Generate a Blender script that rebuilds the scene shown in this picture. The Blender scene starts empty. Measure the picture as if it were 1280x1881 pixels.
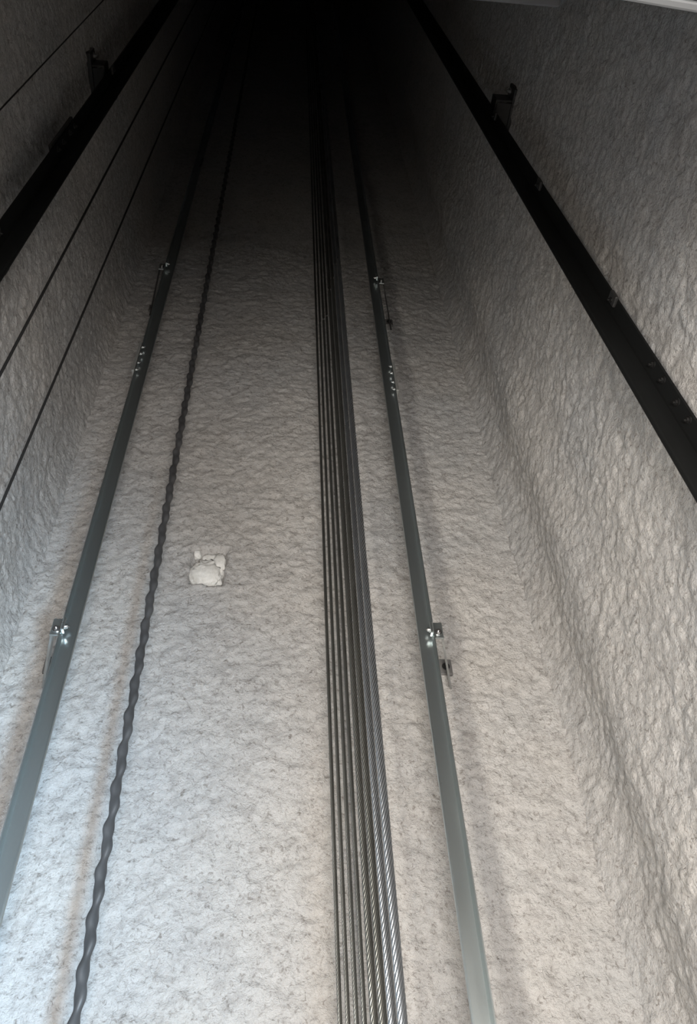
import bpy, math
import numpy as np
from mathutils import Matrix, Vector
C = bpy.context.scene.collection
S = bpy.context.scene

# ------------------------------------------------------------------ camera
FW, FH, FPX = 1280, 1881, 1413.0
CZ = 1.5                                   # eye height above the landing floor
def cam_basis(yaw_deg, vp=(553.0, -385.0)):
    u = np.array([vp[0]-FW/2, vp[1]-FH/2, FPX]); u /= np.linalg.norm(u)
    f = np.array([0, 0, 1.0]); h = f-u*np.dot(f, u); h /= np.linalg.norm(h)
    r = np.cross(h, u)
    if r[0] < 0: r = -r
    a = math.radians(yaw_deg)
    return np.array([h*math.sin(a)+r*math.cos(a), h*math.cos(a)-r*math.sin(a), u])
R = cam_basis(7.5)
cd = bpy.data.cameras.new('camera'); cam = bpy.data.objects.new('camera', cd); C.objects.link(cam)
ax, ay, az_ = R @ np.array([1., 0, 0]), R @ np.array([0, -1., 0]), R @ np.array([0, 0, -1.])
m4 = Matrix.Identity(4)
for i in range(3):
    m4[i][0], m4[i][1], m4[i][2] = ax[i], ay[i], az_[i]
m4[2][3] = CZ
cam.matrix_world = m4
cd.sensor_fit = 'VERTICAL'; cd.sensor_height = 36.0; cd.lens = FPX/FH*36.0
cd.clip_start = 0.01
S.camera = cam

# ------------------------------------------------------------------ light and exposure
S.view_settings.view_transform = 'Standard'; S.view_settings.look = 'None'
S.view_settings.exposure = 0.06; S.view_settings.gamma = 1.0; S.view_settings.use_curve_mapping = False
wd = bpy.data.worlds.new('world'); S.world = wd; wd.use_nodes = True
wd.node_tree.nodes['Background'].inputs[0].default_value = (0, 0, 0, 1)
wd.node_tree.nodes['Background'].inputs[1].default_value = 0.0
def area(name, loc, target, sx, sy, power, col, spread=180):
    ld = bpy.data.lights.new(name, 'AREA'); ld.shape = 'RECTANGLE'; ld.size = sx; ld.size_y = sy
    ld.energy = power; ld.color = col; ld.spread = math.radians(spread)
    o = bpy.data.objects.new(name, ld); C.objects.link(o); o.location = loc
    o.rotation_euler = (Vector(target)-Vector(loc)).to_track_quat('-Z', 'Y').to_euler()
    return o
# daylight inferred from the doorway behind the camera, plus added key and fill lights
area('landing_daylight', (0.35, -1.0, 0.55), (0.1, 2.1, 1.6), 1.2, 0.9, 34, (0.90, 0.85, 0.81))
area('key_light_strip', (-0.95, -0.8, 0.80), (0.4, 2.1, 1.7), 0.22, 1.3, 84, (1.0, 0.93, 0.82))  # added narrow key light, unseen, sized for the soft rail shadows
area('front_fill', (0.1, -0.45, 1.4), (0, 2.1, 2.4), 0.5, 0.3, 62, (1.0, 0.935, 0.875))  # added unseen fill from beside the camera, aimed at the back wall
area('left_wall_fill', (0.55, -0.3, 1.0), (-0.88, 1.35, 1.8), 0.3, 0.6, 16, (0.46, 0.74, 1.0), 60)  # added cool fill that brightens the left wall, source unseen
area('left_corner_fill', (0.5, -0.35, 0.9), (-0.95, 1.85, 2.3), 0.3, 0.5, 5, (0.55, 0.80, 1.0), 46)  # second added cool fill, unseen, towards the left back corner
area('right_wall_fill', (-0.3, -0.1, 1.2), (0.95, 1.0, 2.5), 0.2, 0.3, 2.6, (1.0, 0.86, 0.76), 90)  # weak warm fill added to lift the right wall, source unseen

# ------------------------------------------------------------------ materials
def mat(name, col, rough=0.6, metal=0.0, spec=0.5):
    m = bpy.data.materials.new(name); m.use_nodes = True
    b = m.node_tree.nodes['Principled BSDF']
    b.inputs['Base Color'].default_value = (*col, 1); b.inputs['Roughness'].default_value = rough
    b.inputs['Metallic'].default_value = metal; b.inputs['Specular IOR Level'].default_value = spec
    return m, m.node_tree.nodes, m.node_tree.links, b
def noise_node(n, l, scale, detail=4, rough=0.6, coord='Object', stretch=None):
    tc = n.new('ShaderNodeTexCoord'); t = n.new('ShaderNodeTexNoise')
    t.inputs['Scale'].default_value = scale; t.inputs['Detail'].default_value = detail; t.inputs['Roughness'].default_value = rough
    if stretch:
        mp = n.new('ShaderNodeMapping'); mp.inputs['Scale'].default_value = stretch
        l.new(tc.outputs[coord], mp.inputs['Vector']); l.new(mp.outputs['Vector'], t.inputs['Vector'])
    else:
        l.new(tc.outputs[coord], t.inputs['Vector'])
    return t
def ramp(n, l, src, stops):
    r = n.new('ShaderNodeValToRGB'); e = r.color_ramp.elements
    e[0].position, e[0].color = stops[0][0], (*stops[0][1], 1)
    e[1].position, e[1].color = stops[-1][0], (*stops[-1][1], 1)
    for p, c in stops[1:-1]:
        k = e.new(p); k.color = (*c, 1)
    l.new(src, r.inputs['Fac']); return r
def mixc(n, l, kind, fac, a, b):
    x = n.new('ShaderNodeMix'); x.data_type = 'RGBA'; x.blend_type = kind
    if isinstance(fac, float): x.inputs[0].default_value = fac
    else: l.new(fac, x.inputs[0])
    l.new(a, x.inputs[6])
    if isinstance(b, tuple): x.inputs[7].default_value = (*b, 1)
    else: l.new(b, x.inputs[7])
    return x.outputs[2]
def bump(n, l, b, src, strength, dist, prev=None):
    k = n.new('ShaderNodeBump'); k.inputs['Strength'].default_value = strength; k.inputs['Distance'].default_value = dist
    l.new(src, k.inputs['Height'])
    if prev: l.new(prev.outputs['Normal'], k.inputs['Normal'])
    l.new(k.outputs['Normal'], b.inputs['Normal']); return k

def plaster_material(name='sprayed_plaster'):
    m, n, l, b = mat(name, (0.6, 0.59, 0.57), 0.95, 0, 0.15)
    big = noise_node(n, l, 1.6, 3)
    base = ramp(n, l, big.outputs['Fac'], [(0.3, (0.43, 0.43, 0.43)), (0.5, (0.465, 0.455, 0.445)), (0.7, (0.485, 0.468, 0.448))])
    mid = noise_node(n, l, 26, 6, 0.72); mid.inputs['Distortion'].default_value = 0.6
    mr = ramp(n, l, mid.outputs['Fac'], [(0.30, (0.74, 0.73, 0.72)), (0.50, (1, 1, 1)), (0.75, (1.06, 1.06, 1.06))])
    c = mixc(n, l, 'MULTIPLY', 1.0, base.outputs['Color'], mr.outputs['Color'])
    # small dirt specks and crumbs, with the shade of pits painted in
    sp = noise_node(n, l, 78, 5, 0.62); sp.inputs['Distortion'].default_value = 0.9
    sr = ramp(n, l, sp.outputs['Fac'], [(0.32, (0.50, 0.475, 0.45)), (0.44, (0.96, 0.96, 0.96)), (0.6, (1.03, 1.03, 1.03))])
    c = mixc(n, l, 'MULTIPLY', 0.9, c, sr.outputs['Color'])
    l.new(c, b.inputs['Base Color'])
    f1 = noise_node(n, l, 62, 6, 0.66); k = bump(n, l, b, f1.outputs['Fac'], 0.8, 0.014)
    f2 = noise_node(n, l, 150, 4, 0.7); bump(n, l, b, f2.outputs['Fac'], 0.6, 0.005, k)
    return m
PLASTER = plaster_material()
def metal_material(name, col, rough, metal=1.0, grime=0.25, scale=9.0, spec=0.5):
    m, n, l, b = mat(name, col, rough, metal, spec)
    t = noise_node(n, l, scale, 5, 0.6, 'Object', (1, 1, 0.25))
    d = tuple(x*(1-grime) for x in col)
    r = ramp(n, l, t.outputs['Fac'], [(0.35, d), (0.65, col)]); l.new(r.outputs['Color'], b.inputs['Base Color'])
    rr = n.new('ShaderNodeMapRange'); rr.inputs[1].default_value = 0.3; rr.inputs[2].default_value = 0.7
    rr.inputs[3].default_value = rough*1.2; rr.inputs[4].default_value = rough*0.85
    l.new(t.outputs['Fac'], rr.inputs[0]); l.new(rr.outputs[0], b.inputs['Roughness'])
    return m
GALV = metal_material('galvanised_rail_steel', (0.52, 0.57, 0.575), 0.31, 0.955, 0.12)
DARK = metal_material('oiled_dark_rail_steel', (0.008, 0.0085, 0.0085), 0.6, 0.1, 0.3, 9, 0.12)
BRACK = metal_material('bracket_steel', (0.42, 0.43, 0.42), 0.45, 0.6, 0.3)
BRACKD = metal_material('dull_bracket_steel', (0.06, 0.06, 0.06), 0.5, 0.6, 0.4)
BRACKM = metal_material('weathered_wall_plate', (0.20, 0.195, 0.19), 0.6, 0.3, 0.4, 40)
BOLT = metal_material('zinc_bolt', (0.40, 0.40, 0.40), 0.35, 1.0, 0.1, 40)
BOLTD = metal_material('oily_bolt', (0.07, 0.07, 0.07), 0.35, 0.9, 0.3, 40)
ROPE = metal_material('steel_rope', (0.17, 0.172, 0.16), 0.40, 0.9, 0.35, 30)
ROPEB = metal_material('bright_steel_rope', (0.36, 0.38, 0.40), 0.32, 0.95, 0.3, 30)
GOV = metal_material('greased_black_rope', (0.03, 0.03, 0.03), 0.6, 0.3, 0.3, 30)
CHAIN = metal_material('dark_coated_chain', (0.060, 0.060, 0.062), 0.5, 0.0, 0.4, 25, 0.4)
HEAD = metal_material('brushed_header_steel', (0.05, 0.053, 0.056), 0.6, 0.4, 0.25)
HEADD = metal_material('dull_header_steel', (0.05, 0.053, 0.06), 0.6, 0.3, 0.25)
FLOOR_M = metal_material('grey_floor_concrete', (0.45, 0.44, 0.42), 0.9, 0.0, 0.2, 4, 0.2)
MORTAR = None
def mortar_material():
    m, n, l, b = mat('white_mortar', (0.80, 0.79, 0.76), 0.95, 0, 0.15)
    t = noise_node(n, l, 30, 5, 0.6)
    r = ramp(n, l, t.outputs['Fac'], [(0.3, (0.50, 0.49, 0.46)), (0.6, (0.68, 0.67, 0.64))]); l.new(r.outputs['Color'], b.inputs['Base Color'])
    f = noise_node(n, l, 80, 5, 0.6); bump(n, l, b, f.outputs['Fac'], 0.4, 0.006)
    return m
MORTAR = mortar_material()

# ------------------------------------------------------------------ mesh helpers
class MB:
    def __init__(s): s.v, s.f = [], []
    def add(s, vs, fs):
        o = len(s.v); s.v += [tuple(map(float, p)) for p in vs]; s.f += [tuple(i+o for i in f) for f in fs]; return s
    def box(s, x0, x1, y0, y1, z0, z1):
        vs = [(x, y, z) for z in (z0, z1) for x, y in ((x0, y0), (x1, y0), (x1, y1), (x0, y1))]
        return s.add(vs, [(3, 2, 1, 0), (4, 5, 6, 7), (0, 1, 5, 4), (1, 2, 6, 5), (2, 3, 7, 6), (3, 0, 4, 7)])
    def prism(s, poly, z0, z1):
        n = len(poly)
        vs = [(x, y, z0) for x, y in poly]+[(x, y, z1) for x, y in poly]
        return s.add(vs, [tuple(range(n))[::-1], tuple(range(n, 2*n))]+[(i, (i+1) % n, n+(i+1) % n, n+i) for i in range(n)])
    def cyl(s, p, axis, r, h, seg=12, r2=None):
        a = Vector(axis).normalized(); t = Vector((0, 0, 1)) if abs(a.z) < .9 else Vector((1, 0, 0))
        u = a.cross(t).normalized(); w = a.cross(u); p = Vector(p); r2 = r if r2 is None else r2
        vs = []
        for q, rr in ((p, r), (p+a*h, r2)):
            vs += [tuple(q+(u*math.cos(k*2*math.pi/seg)+w*math.sin(k*2*math.pi/seg))*rr) for k in range(seg)]
        return s.add(vs, [tuple(range(seg))[::-1], tuple(range(seg, 2*seg))]+[(i, (i+1) % seg, seg+(i+1) % seg, seg+i) for i in range(seg)])
    def build(s, name, m, parent=None, smooth=False, bevel=0.0):
        me = bpy.data.meshes.new(name); me.from_pydata(s.v, [], s.f); me.update(); me.materials.append(m)
        if smooth: me.polygons.foreach_set('use_smooth', [True]*len(me.polygons))
        o = bpy.data.objects.new(name, me); C.objects.link(o)
        if parent: o.parent = parent
        if bevel:
            b = o.modifiers.new('bevel', 'BEVEL'); b.width = bevel; b.segments = 2; b.limit_method = 'ANGLE'
        return o
def np_mesh(name, V, F4, m, parent=None, smooth=True):
    me = bpy.data.meshes.new(name); V = np.asarray(V, np.float32); F4 = np.asarray(F4, np.int32)
    me.vertices.add(len(V)); me.vertices.foreach_set('co', V.ravel())
    me.loops.add(F4.size); me.loops.foreach_set('vertex_index', F4.ravel())
    me.polygons.add(len(F4)); me.polygons.foreach_set('loop_start', np.arange(0, F4.size, 4, dtype=np.int32))
    me.update(calc_edges=True); me.validate()
    me.polygons.foreach_set('use_smooth', np.full(len(me.polygons), smooth)); me.materials.append(m)
    o = bpy.data.objects.new(name, me); C.objects.link(o)
    if parent: o.parent = parent
    return o
def tag(o, label=None, cat=None, group=None, kind=None):
    for k, v in (('label', label), ('category', cat), ('group', group), ('kind', kind)):
        if v: o[k] = v
    return o
def empty(name, loc, label, cat, group=None):
    o = bpy.data.objects.new(name, None); C.objects.link(o); o.location = loc; o.empty_display_size = .1
    return tag(o, label, cat, group)

# ------------------------------------------------------------------ shaft shell
XL, XR, YB, YF, ZT, ZP = -0.885, 0.955, 2.10, 0.10, 16.0, -1.2
rs = np.random.RandomState(7)
TAB = rs.rand(512, 512).astype(np.float32)
def vn(u, v, cell, seed):
    a = seed*1.37; u, v = (u*math.cos(a)-v*math.sin(a))/cell+seed*17.3, (u*math.sin(a)+v*math.cos(a))/cell+seed*7.9
    i, j = np.floor(u).astype(int), np.floor(v).astype(int); fu, fv = u-i, v-j
    fu, fv = fu*fu*fu*(fu*(fu*6-15)+10), fv*fv*fv*(fv*(fv*6-15)+10)
    g = lambda a, b: TAB[(a+seed*31) % 512, (b+seed*57) % 512]
    return (g(i, j)*(1-fu)*(1-fv)+g(i+1, j)*fu*(1-fv)+g(i, j+1)*(1-fu)*fv+g(i+1, j+1)*fu*fv)*2-1
def relief(u, v, seed):
    h = 0.0055*vn(u, v, .34, seed+1)+0.0025*vn(u, v, .12, seed+2)
    wx, wy = u+.012*vn(u, v, .05, seed+8), v+.012*vn(u, v, .05, seed+9)
    f = 0.0026*(np.abs(vn(wx, wy, .050, seed+3))-.3)+0.0032*(np.abs(vn(wx, wy, .027, seed+4))-.3)+0.0034*vn(wx, wy, .017, seed+5)
    f = f+0.0026*vn(u, v, .040, seed+6)
    return h+f*np.clip((CZ+6.2-v)/1.6, 0, 1)       # the far top keeps only the broad unevenness
ZS = np.concatenate([np.arange(ZP, CZ-.02, .08), np.arange(CZ, CZ+4.595, .0075), np.arange(CZ+4.6, CZ+6.49, .02), np.arange(CZ+6.52, ZT+.05, .06)])
def wall(name, ulo, uhi, fn, seed, flip, m=PLASTER):
    us = np.linspace(ulo, uhi, int((uhi-ulo)/.0078)+1)
    U, Z = np.meshgrid(us, ZS)
    H = relief(U, Z, seed); P = fn(U, Z, H)
    n, k = U.shape; I = np.arange(n*k).reshape(n, k)
    F = np.stack([I[:-1, :-1], I[:-1, 1:], I[1:, 1:], I[1:, :-1]], -1).reshape(-1, 4)
    if flip: F = F[:, ::-1]
    return tag(np_mesh(name, P.reshape(-1, 3), F, m), kind='structure')
HOLE = (-0.254, CZ+1.942, 0.062, 0.092)        # centre x, centre z, half sizes of the chased hole
def back(U, Z, H):
    dx = np.abs(U-HOLE[0])-HOLE[2]+.006*vn(U, Z, .03, 3); dz = np.abs(Z-HOLE[1])-HOLE[3]+.01*vn(U, Z, .03, 5)
    d = np.maximum(dx, dz); k = np.clip(.5-d/.014, 0, 1)
    H = H*(1-k)-.038*k+.006*np.exp(-(d/.02)**2)*(1-k)
    return np.stack([U, YB-H, Z], -1)
def right(U, Z, H):
    # uneven thickness of the coat: a shallow swelling, then a hollow band and a cove next to the back corner
    w = .012*vn(Z, Z*0, .9, 4)
    y = U+w
    prof = .026*np.exp(-((y-1.76)/.12)**2)+.045*np.clip((y-1.95)/.15, 0, 1)**1.7
    return np.stack([XR-H-prof, U, Z], -1)
def left(U, Z, H):
    prof = .035*np.clip((U-1.97)/.13, 0, 1)**1.6
    return np.stack([XL+H+prof, U, Z], -1)
wall('wall_back', XL-.03, XR+.03, back, 10, False)
wall('wall_right', YF-.02, YB+.03, right, 20, True)
wall('wall_left', YF-.02, YB+.03, left, 30, False)
# front wall around the landing doorway
DX0, DX1, DZ = -0.72, 0.72, 2.33
fw = MB(); fw.box(XL-.2, DX0, -.12, YF, ZP, ZT); fw.box(DX1, XR+.2, -.12, YF, ZP, ZT)
fw.box(DX0, DX1, -.12, YF, DZ, ZT); fw.box(DX0, DX1, -.12, YF, ZP, 0.0)
tag(fw.build('wall_front', PLASTER), kind='structure')
pit = MB(); pit.box(XL-.2, XR+.2, -.12, YB+.2, ZP-.1, ZP); tag(pit.build('floor', FLOOR_M), kind='structure')
lf = MB(); lf.box(-2.2, 2.2, -3.2, -.12, -.15, 0.0); tag(lf.build('floor_landing', FLOOR_M), kind='structure')
cl = MB(); cl.box(XL-.2, XR+.2, -.12, YB+.2, ZT, ZT+.15); tag(cl.build('ceiling', FLOOR_M), kind='structure')

# ------------------------------------------------------------------ guide rails
def bolt(name, parent, p, axis, r=.010, m=BOLT):
    mb = MB(); mb.cyl(p, axis, r*1.5, .0025, 14); a = Vector(axis).normalized()
    q = Vector(p)+a*.0025; mb.cyl(q, axis, r, r*.8, 6); mb.cyl(q+a*r*.8, axis, r*.5, r*.7, 8)
    return mb.build(name, m, parent)
def t_rail(name, loc, sx, blade, tip, base, web, label, m, joints, lean=0.0, clips=(), z0=ZP, z1=ZT, group=None):
    """T rail standing at loc; blade points to sx*+x, base flat lies in the yz plane"""
    t = empty(name, loc, label, 'rail', group)
    z0, z1 = z0-loc[2], z1-loc[2]
    bm, cm = (BOLT, GALV) if m is GALV else (BOLTD, BRACKD)
    bw = web
    pb = [(0, -base), (0, base), (web*.55, base), (web, bw*1.2), (web, -bw*1.2), (web*.55, -base)]
    pt = [(web, -tip*.5), (web, tip*.5), (blade-tip*.35, tip*.5), (blade-tip*.1, tip*.36), (blade, tip*.12),
          (blade, -tip*.12), (blade-tip*.1, -tip*.36), (blade-tip*.35, -tip*.5)]
    for nm, poly in (('rail_base', pb), ('rail_blade', pt)):
        poly = [(sx*x, y) for x, y in poly]
        if sx < 0: poly = poly[::-1]
        poly = poly[::-1]
        MB().prism(poly, z0, z1).build(nm, m, t)
    t.rotation_euler[1] = lean
    for zj, L, wide in joints:                         # joint plate behind the base with bolts showing through
        zc = zj-loc[2]
        mb = MB(); x0, x1 = sorted((-sx*.012, sx*-.0005)); mb.box(x0, x1, -base*wide, base*wide, zc-L/2, zc+L/2)
        fp = mb.build('fishplate', BRACK if m is GALV else BRACKD, t, bevel=.002)
        for dz in (-.4, -.16, .16, .4):
            for s in (-1, 1):
                bolt('bolt', fp, (sx*web*.6, s*base*.72, zc+dz*L), (sx, 0, 0), .0052 if m is GALV else .007, bm)
    for zk in clips:                             # forged clips that hold the base to its bracket
        zc = zk-loc[2]
        for s in (-1, 1):
            mb = MB(); x0, x1 = sorted((sx*web*.55, sx*(web*.55+.010))); y0, y1 = sorted((s*base*.62, s*(base+.012)))
            mb.box(x0, x1, y0, y1, zc-.022, zc+.022); cp = mb.build('rail_clip', cm, t, bevel=.003)
            bolt('bolt', cp, (sx*(web*.55+.010), s*base*.85, zc), (sx, 0, 0), .0052, bm)
    return t
YC = 1.83
MR = t_rail('guide_rail', (0.885, 0.97, CZ+1.8), -1, .066, .016, .050, .012,
            'wide black guide rail crossing the upper right along the right wall', DARK, [(CZ+1.44, .28, .72)], -.016, (CZ+3.45, CZ+2.68, CZ+1.86, CZ+1.13))
ML = t_rail('guide_rail', (-0.815, 1.02, CZ+2.6), 1, .062, .016, .056, .012,
            'wide black guide rail crossing the upper left corner along the left wall', DARK, [(CZ+2.98, .32, 1.14)], .009, (CZ+3.86, CZ+2.14))
CR = t_rail('counterweight_rail', (0.472, YC, CZ+1.4), -1, .045, .013, .028, .006,
            'slim grey counterweight rail just right of the bundle of steel ropes', GALV, [(CZ+2.80, .22, 1.1)], 0, (CZ+1.43, CZ+3.72))
CL = t_rail('counterweight_rail', (-0.613, YC, CZ+1.4), 1, .045, .013, .028, .006,
            'slim grey counterweight rail left of the dark chain, leaving at the left edge', GALV, [(CZ+2.86, .22, 1.1)], 0, (CZ+1.42, CZ+3.74))

# ------------------------------------------------------------------ rail brackets
def bracket_back(xr, sx, z, label, m=BRACK, dz=-.05):
    """angle bracket that ties a counterweight rail to the back wall; sx = side it steps out to"""
    t = empty('rail_bracket', (xr, YB, z), label, 'bracket', 'counterweight rail brackets')
    g = YB-YC
    mb = MB(); a, b = sorted((sx*.0005, sx*.032)); mb.box(a, b, -g-.010, -g-.004, -.030, .030); rp = mb.build('rail_plate', GALV, t, bevel=.002)
    bolt('bolt', rp, (sx*.016, -g-.010, -.008), (0, -1, 0), .0075, BOLT)
    pl_ = [(sx*.024, -g-.004), (sx*.031, -g-.004), (sx*.103, -.012), (sx*.096, -.012)]
    MB().prism(pl_ if sx > 0 else pl_[::-1], -.028, .036).build('arm', m, t, bevel=.001)
    mb = MB(); a, b = sorted((sx*.074, sx*.116)); mb.box(a, b, -.012, .010, .030, .090); wp = mb.build('wall_plate', BRACKM, t, bevel=.002)
    bolt('anchor_bolt', wp, (sx*.095, -.012, .060), (0, -1, 0), .009, BRACKD)
    return t
bracket_back(.472, 1, CZ+1.44, 'grey angle bracket beside the right slim rail, lower of the two on that rail')
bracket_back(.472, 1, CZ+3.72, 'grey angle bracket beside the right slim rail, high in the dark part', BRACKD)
bracket_back(-.613, -1, CZ+1.43, 'grey angle bracket beside the left slim rail, near the left edge of the photo')
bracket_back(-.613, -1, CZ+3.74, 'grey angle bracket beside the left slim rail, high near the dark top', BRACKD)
def bracket_side(xw, xr, sx, y, z, label, m=BRACKD):
    """bracket from a side wall at xw to the rail base at xr; sx points into the shaft"""
    t = empty('rail_bracket', (xw, y, z), label, 'bracket', 'main guide rail brackets')
    d = abs(xr-xw)
    def bx(name, a, b, y0, y1, z0, z1, mm=m, par=t, bev=.003):
        a, b = sorted((sx*a, sx*b)); mb = MB(); mb.box(a, b, y0, y1, z0, z1); return mb.build(name, mm, par, bevel=bev)
    wp = bx('wall_plate', -.01, .014, -.12, .10, -.05, .05)
    for yy in (-.095, .075): bolt('anchor_bolt', wp, (sx*.014, yy, .02), (sx, 0, 0), .010)
    bx('arm', .014, d-.002, -.075, -.066, -.045, .045); bx('arm', .014, d-.002, .060, .069, -.045, .045)
    bx('gusset', .014, d-.002, -.064, .058, -.045, -.037)
    bx('rail_plate', d-.011, d-.001, -.075, .069, -.045, .045)
    return t
bracket_side(XR, .857+.013, -1, .97, CZ+3.62, 'dark bracket on the right wall behind the black rail, near the top')
bracket_side(XR, .897+.013, -1, .97, CZ+1.13, 'dark bracket on the right wall where the black rail meets the edge of the photo')
bracket_side(XL, -.804-.013, 1, 1.02, CZ+3.86, 'dark bracket on the left wall behind the black rail, near the top')
bracket_side(XL, -.820-.013, 1, 1.02, CZ+2.14, 'dark bracket on the left wall where the black rail leaves the photo')

# ------------------------------------------------------------------ ropes
def rope(name, x, y, d, label, m, group, lobes=8, lay=6.5, zmid=CZ+3.4, x_top=None, cat='rope'):
    t_z = [np.arange(CZ-.1, zmid, d*lay/14)]; zs = np.concatenate([[ZP], t_z[0], np.linspace(zmid+.03, ZT, 24)])
    K = lobes*6; th = np.arange(K)*2*np.pi/K
    ZZ, TT = np.meshgrid(zs, th, indexing='ij')
    amp = np.where((ZZ > CZ-.2) & (ZZ < zmid), .26, 0.0)
    ph = np.where((ZZ > CZ-.2) & (ZZ < zmid), 2*np.pi*ZZ/(d*lay), 0.0)
    rr = d/2*(1-amp+amp*np.sqrt(np.abs(np.cos(lobes*TT/2)))*1.06)
    TT = TT+ph                                     # the strands wind round the core
    xt = x if x_top is None else x_top
    cx = x+(xt-x)*(ZZ-CZ)/8.0
    P = np.stack([cx-x+rr*np.cos(TT), rr*np.sin(TT), ZZ-ZP], -1)
    n = len(zs); I = np.arange(n*K).reshape(n, K); J = np.roll(I, -1, 1)
    F = np.stack([I[:-1], J[:-1], J[1:], I[1:]], -1).reshape(-1, 4)
    o = np_mesh(name, P.reshape(-1, 3), F, m); o.location = (x, y, ZP)
    return tag(o, label, cat, group)
HG = 'hoist ropes hanging side by side'
ROPES = [(.0850, 1.93, .0105, ROPE, 'thin steel hoist rope, leftmost of the eight hanging in a bundle'),
         (.0940, 1.91, .0105, ROPE, 'thin steel hoist rope, second from left in the bundle of eight'),
         (.1035, 1.89, .0110, ROPE, 'thin steel hoist rope, third from left in the bundle of eight'),
         (.1125, 1.87, .0110, ROPE, 'thin steel hoist rope, fourth from left in the bundle of eight'),
         (.1235, 1.73, .0165, ROPE, 'steel hoist rope, fifth from left in the bundle, next to the thin ropes'),
         (.1335, 1.67, .0165, ROPE, 'dark steel hoist rope, third from the right in the bundle of eight'),
         (.1440, 1.60, .0165, ROPEB, 'thick twisted steel hoist rope, second from the right in the bundle'),
         (.1555, 1.53, .0180, ROPEB, 'thickest bright twisted steel rope at the right edge of the bundle')]
for a, y, d, m, lab in ROPES:
    rope('hoist_rope', a*y, y, d, lab, m, HG, x_top=(a-.010)*y)
rope('governor_rope', -.633*1.22, 1.22, .0085, 'thin black rope along the left wall, nearer the black guide rail', GOV, 'governor ropes on the left wall', zmid=CZ, x_top=-.60*1.22)
rope('governor_rope', -.512*1.53, 1.53, .0085, 'thin black rope along the left wall, nearer the back corner', GOV, 'governor ropes on the left wall', zmid=CZ, x_top=-.49*1.53)
rope('shaft_cable', -1.125*.765, .765, .0050, 'thin dark cable in the top left corner beyond the black rail', GOV, None, zmid=CZ, cat='cable')

# coated compensation chain: oval links showing through the sleeve, each turned a quarter from the next
def chain(x, y, label):
    pitch = .052; zs = np.concatenate([np.arange(ZP, CZ-.1, .05), np.arange(CZ-.1, CZ+6.5, pitch/10), np.linspace(CZ+6.55, ZT, 60)])
    K = 24; th = np.arange(K)*2*np.pi/K
    ZZ, TT = np.meshgrid(zs, th, indexing='ij')
    s = ZZ/pitch
    k = np.cos(np.pi*s)**2; k2 = np.sin(np.pi*s)**2
    a = .0098+.0030*np.abs(np.sin(np.pi*s))**1.5; rr = a*(1-.16*np.cos(2*(TT-np.pi*s*.5)))
    ox = .0020*np.sin(np.pi*s); oy = .0020*np.cos(np.pi*s)
    tz = (ZZ-CZ)
    cx = -(.0055*tz)                                # the chain hangs slightly out of plumb
    P = np.stack([cx+ox+rr*np.cos(TT), oy+rr*np.sin(TT), ZZ-ZP], -1)
    n = len(zs); I = np.arange(n*K).reshape(n, K); J = np.roll(I, -1, 1)
    F = np.stack([I[:-1], J[:-1], J[1:], I[1:]], -1).reshape(-1, 4)
    o = np_mesh('compensation_chain', P.reshape(-1, 3), F, CHAIN); o.location = (x, y, ZP)
    return tag(o, label, 'chain')
chain(-.204*1.88, 1.88, 'dark bumpy coated chain hanging between the left slim rail and the ropes')

# ------------------------------------------------------------------ mortar plug in the hole
def blob(name, c, r, seed, parent, n=40, m=MORTAR):
    V, F = [], []
    th = np.linspace(0, np.pi, n//2+1); ph = np.arange(n)*2*np.pi/n
    T, P = np.meshgrid(th, ph, indexing='ij')
    X, Y, Z = np.sin(T)*np.cos(P), np.sin(T)*np.sin(P), np.cos(T)
    sq = lambda q: np.sign(q)*np.abs(q)**.75
    d = 1+.13*vn(X*2+Z, Y*2+Z*1.3, .6, seed)+.11*vn(X*2-Z, Z*2+Y, .3, seed+1)+.05*vn(X*2+Y, Z*2-Y, .13, seed+2)
    Pn = np.stack([sq(X)*r[0]*d+c[0], Y*r[1]*d+c[1], sq(Z)*r[2]*d+c[2]], -1)
    I = np.arange(T.size).reshape(T.shape); J = np.roll(I, -1, 1)
    F = np.stack([I[:-1], I[1:], J[1:], J[:-1]], -1).reshape(-1, 4)
    return np_mesh(name, Pn.reshape(-1, 3), F, m, parent)
pl = empty('mortar_plug', (HOLE[0], YB+.03, HOLE[1]), 'white mortar lump plugging the square hole in the back wall', 'mortar')
blob('plug_body', (-.006, -.008, -.024), (.055, .027, .062), 2, pl, 56)
blob('mortar_lump', (.036, -.007, .030), (.024, .022, .046), 8, pl, 36)
blob('mortar_lump', (.006, -.002, .054), (.032, .016, .026), 12, pl, 32)
blob('mortar_lump', (-.046, -.008, .072), (.014, .018, .016), 5, pl, 28)

# ------------------------------------------------------------------ landing door header overhead
hd = empty('door_header', (0, YF, DZ), 'pale steel landing door header in the top right corner', 'door header')
def hbox(name, x0, x1, y0, y1, z0, z1, m=HEAD, bev=.002):
    mb = MB(); mb.box(x0, x1, y0-YF, y1-YF, z0-DZ, z1-DZ); return mb.build(name, m, hd, bevel=bev)
hz = CZ+.1015/.1439
def skew(o):                                    # the header stands a few degrees out of square with the shaft
    for v in o.data.vertices: v.co.y += .060*(v.co.x-.285)
skew(hbox('header_lip', DX0, DX1, .094, .1015, hz, hz+.012))
skew(hbox('header_channel', DX0, DX1, .030, .094, hz+.004, hz+.10, HEADD))
tz = CZ+.125/.1535
hbox('hanger_track', DX0, .240, .104, .1250, tz, tz+.05, HEADD)
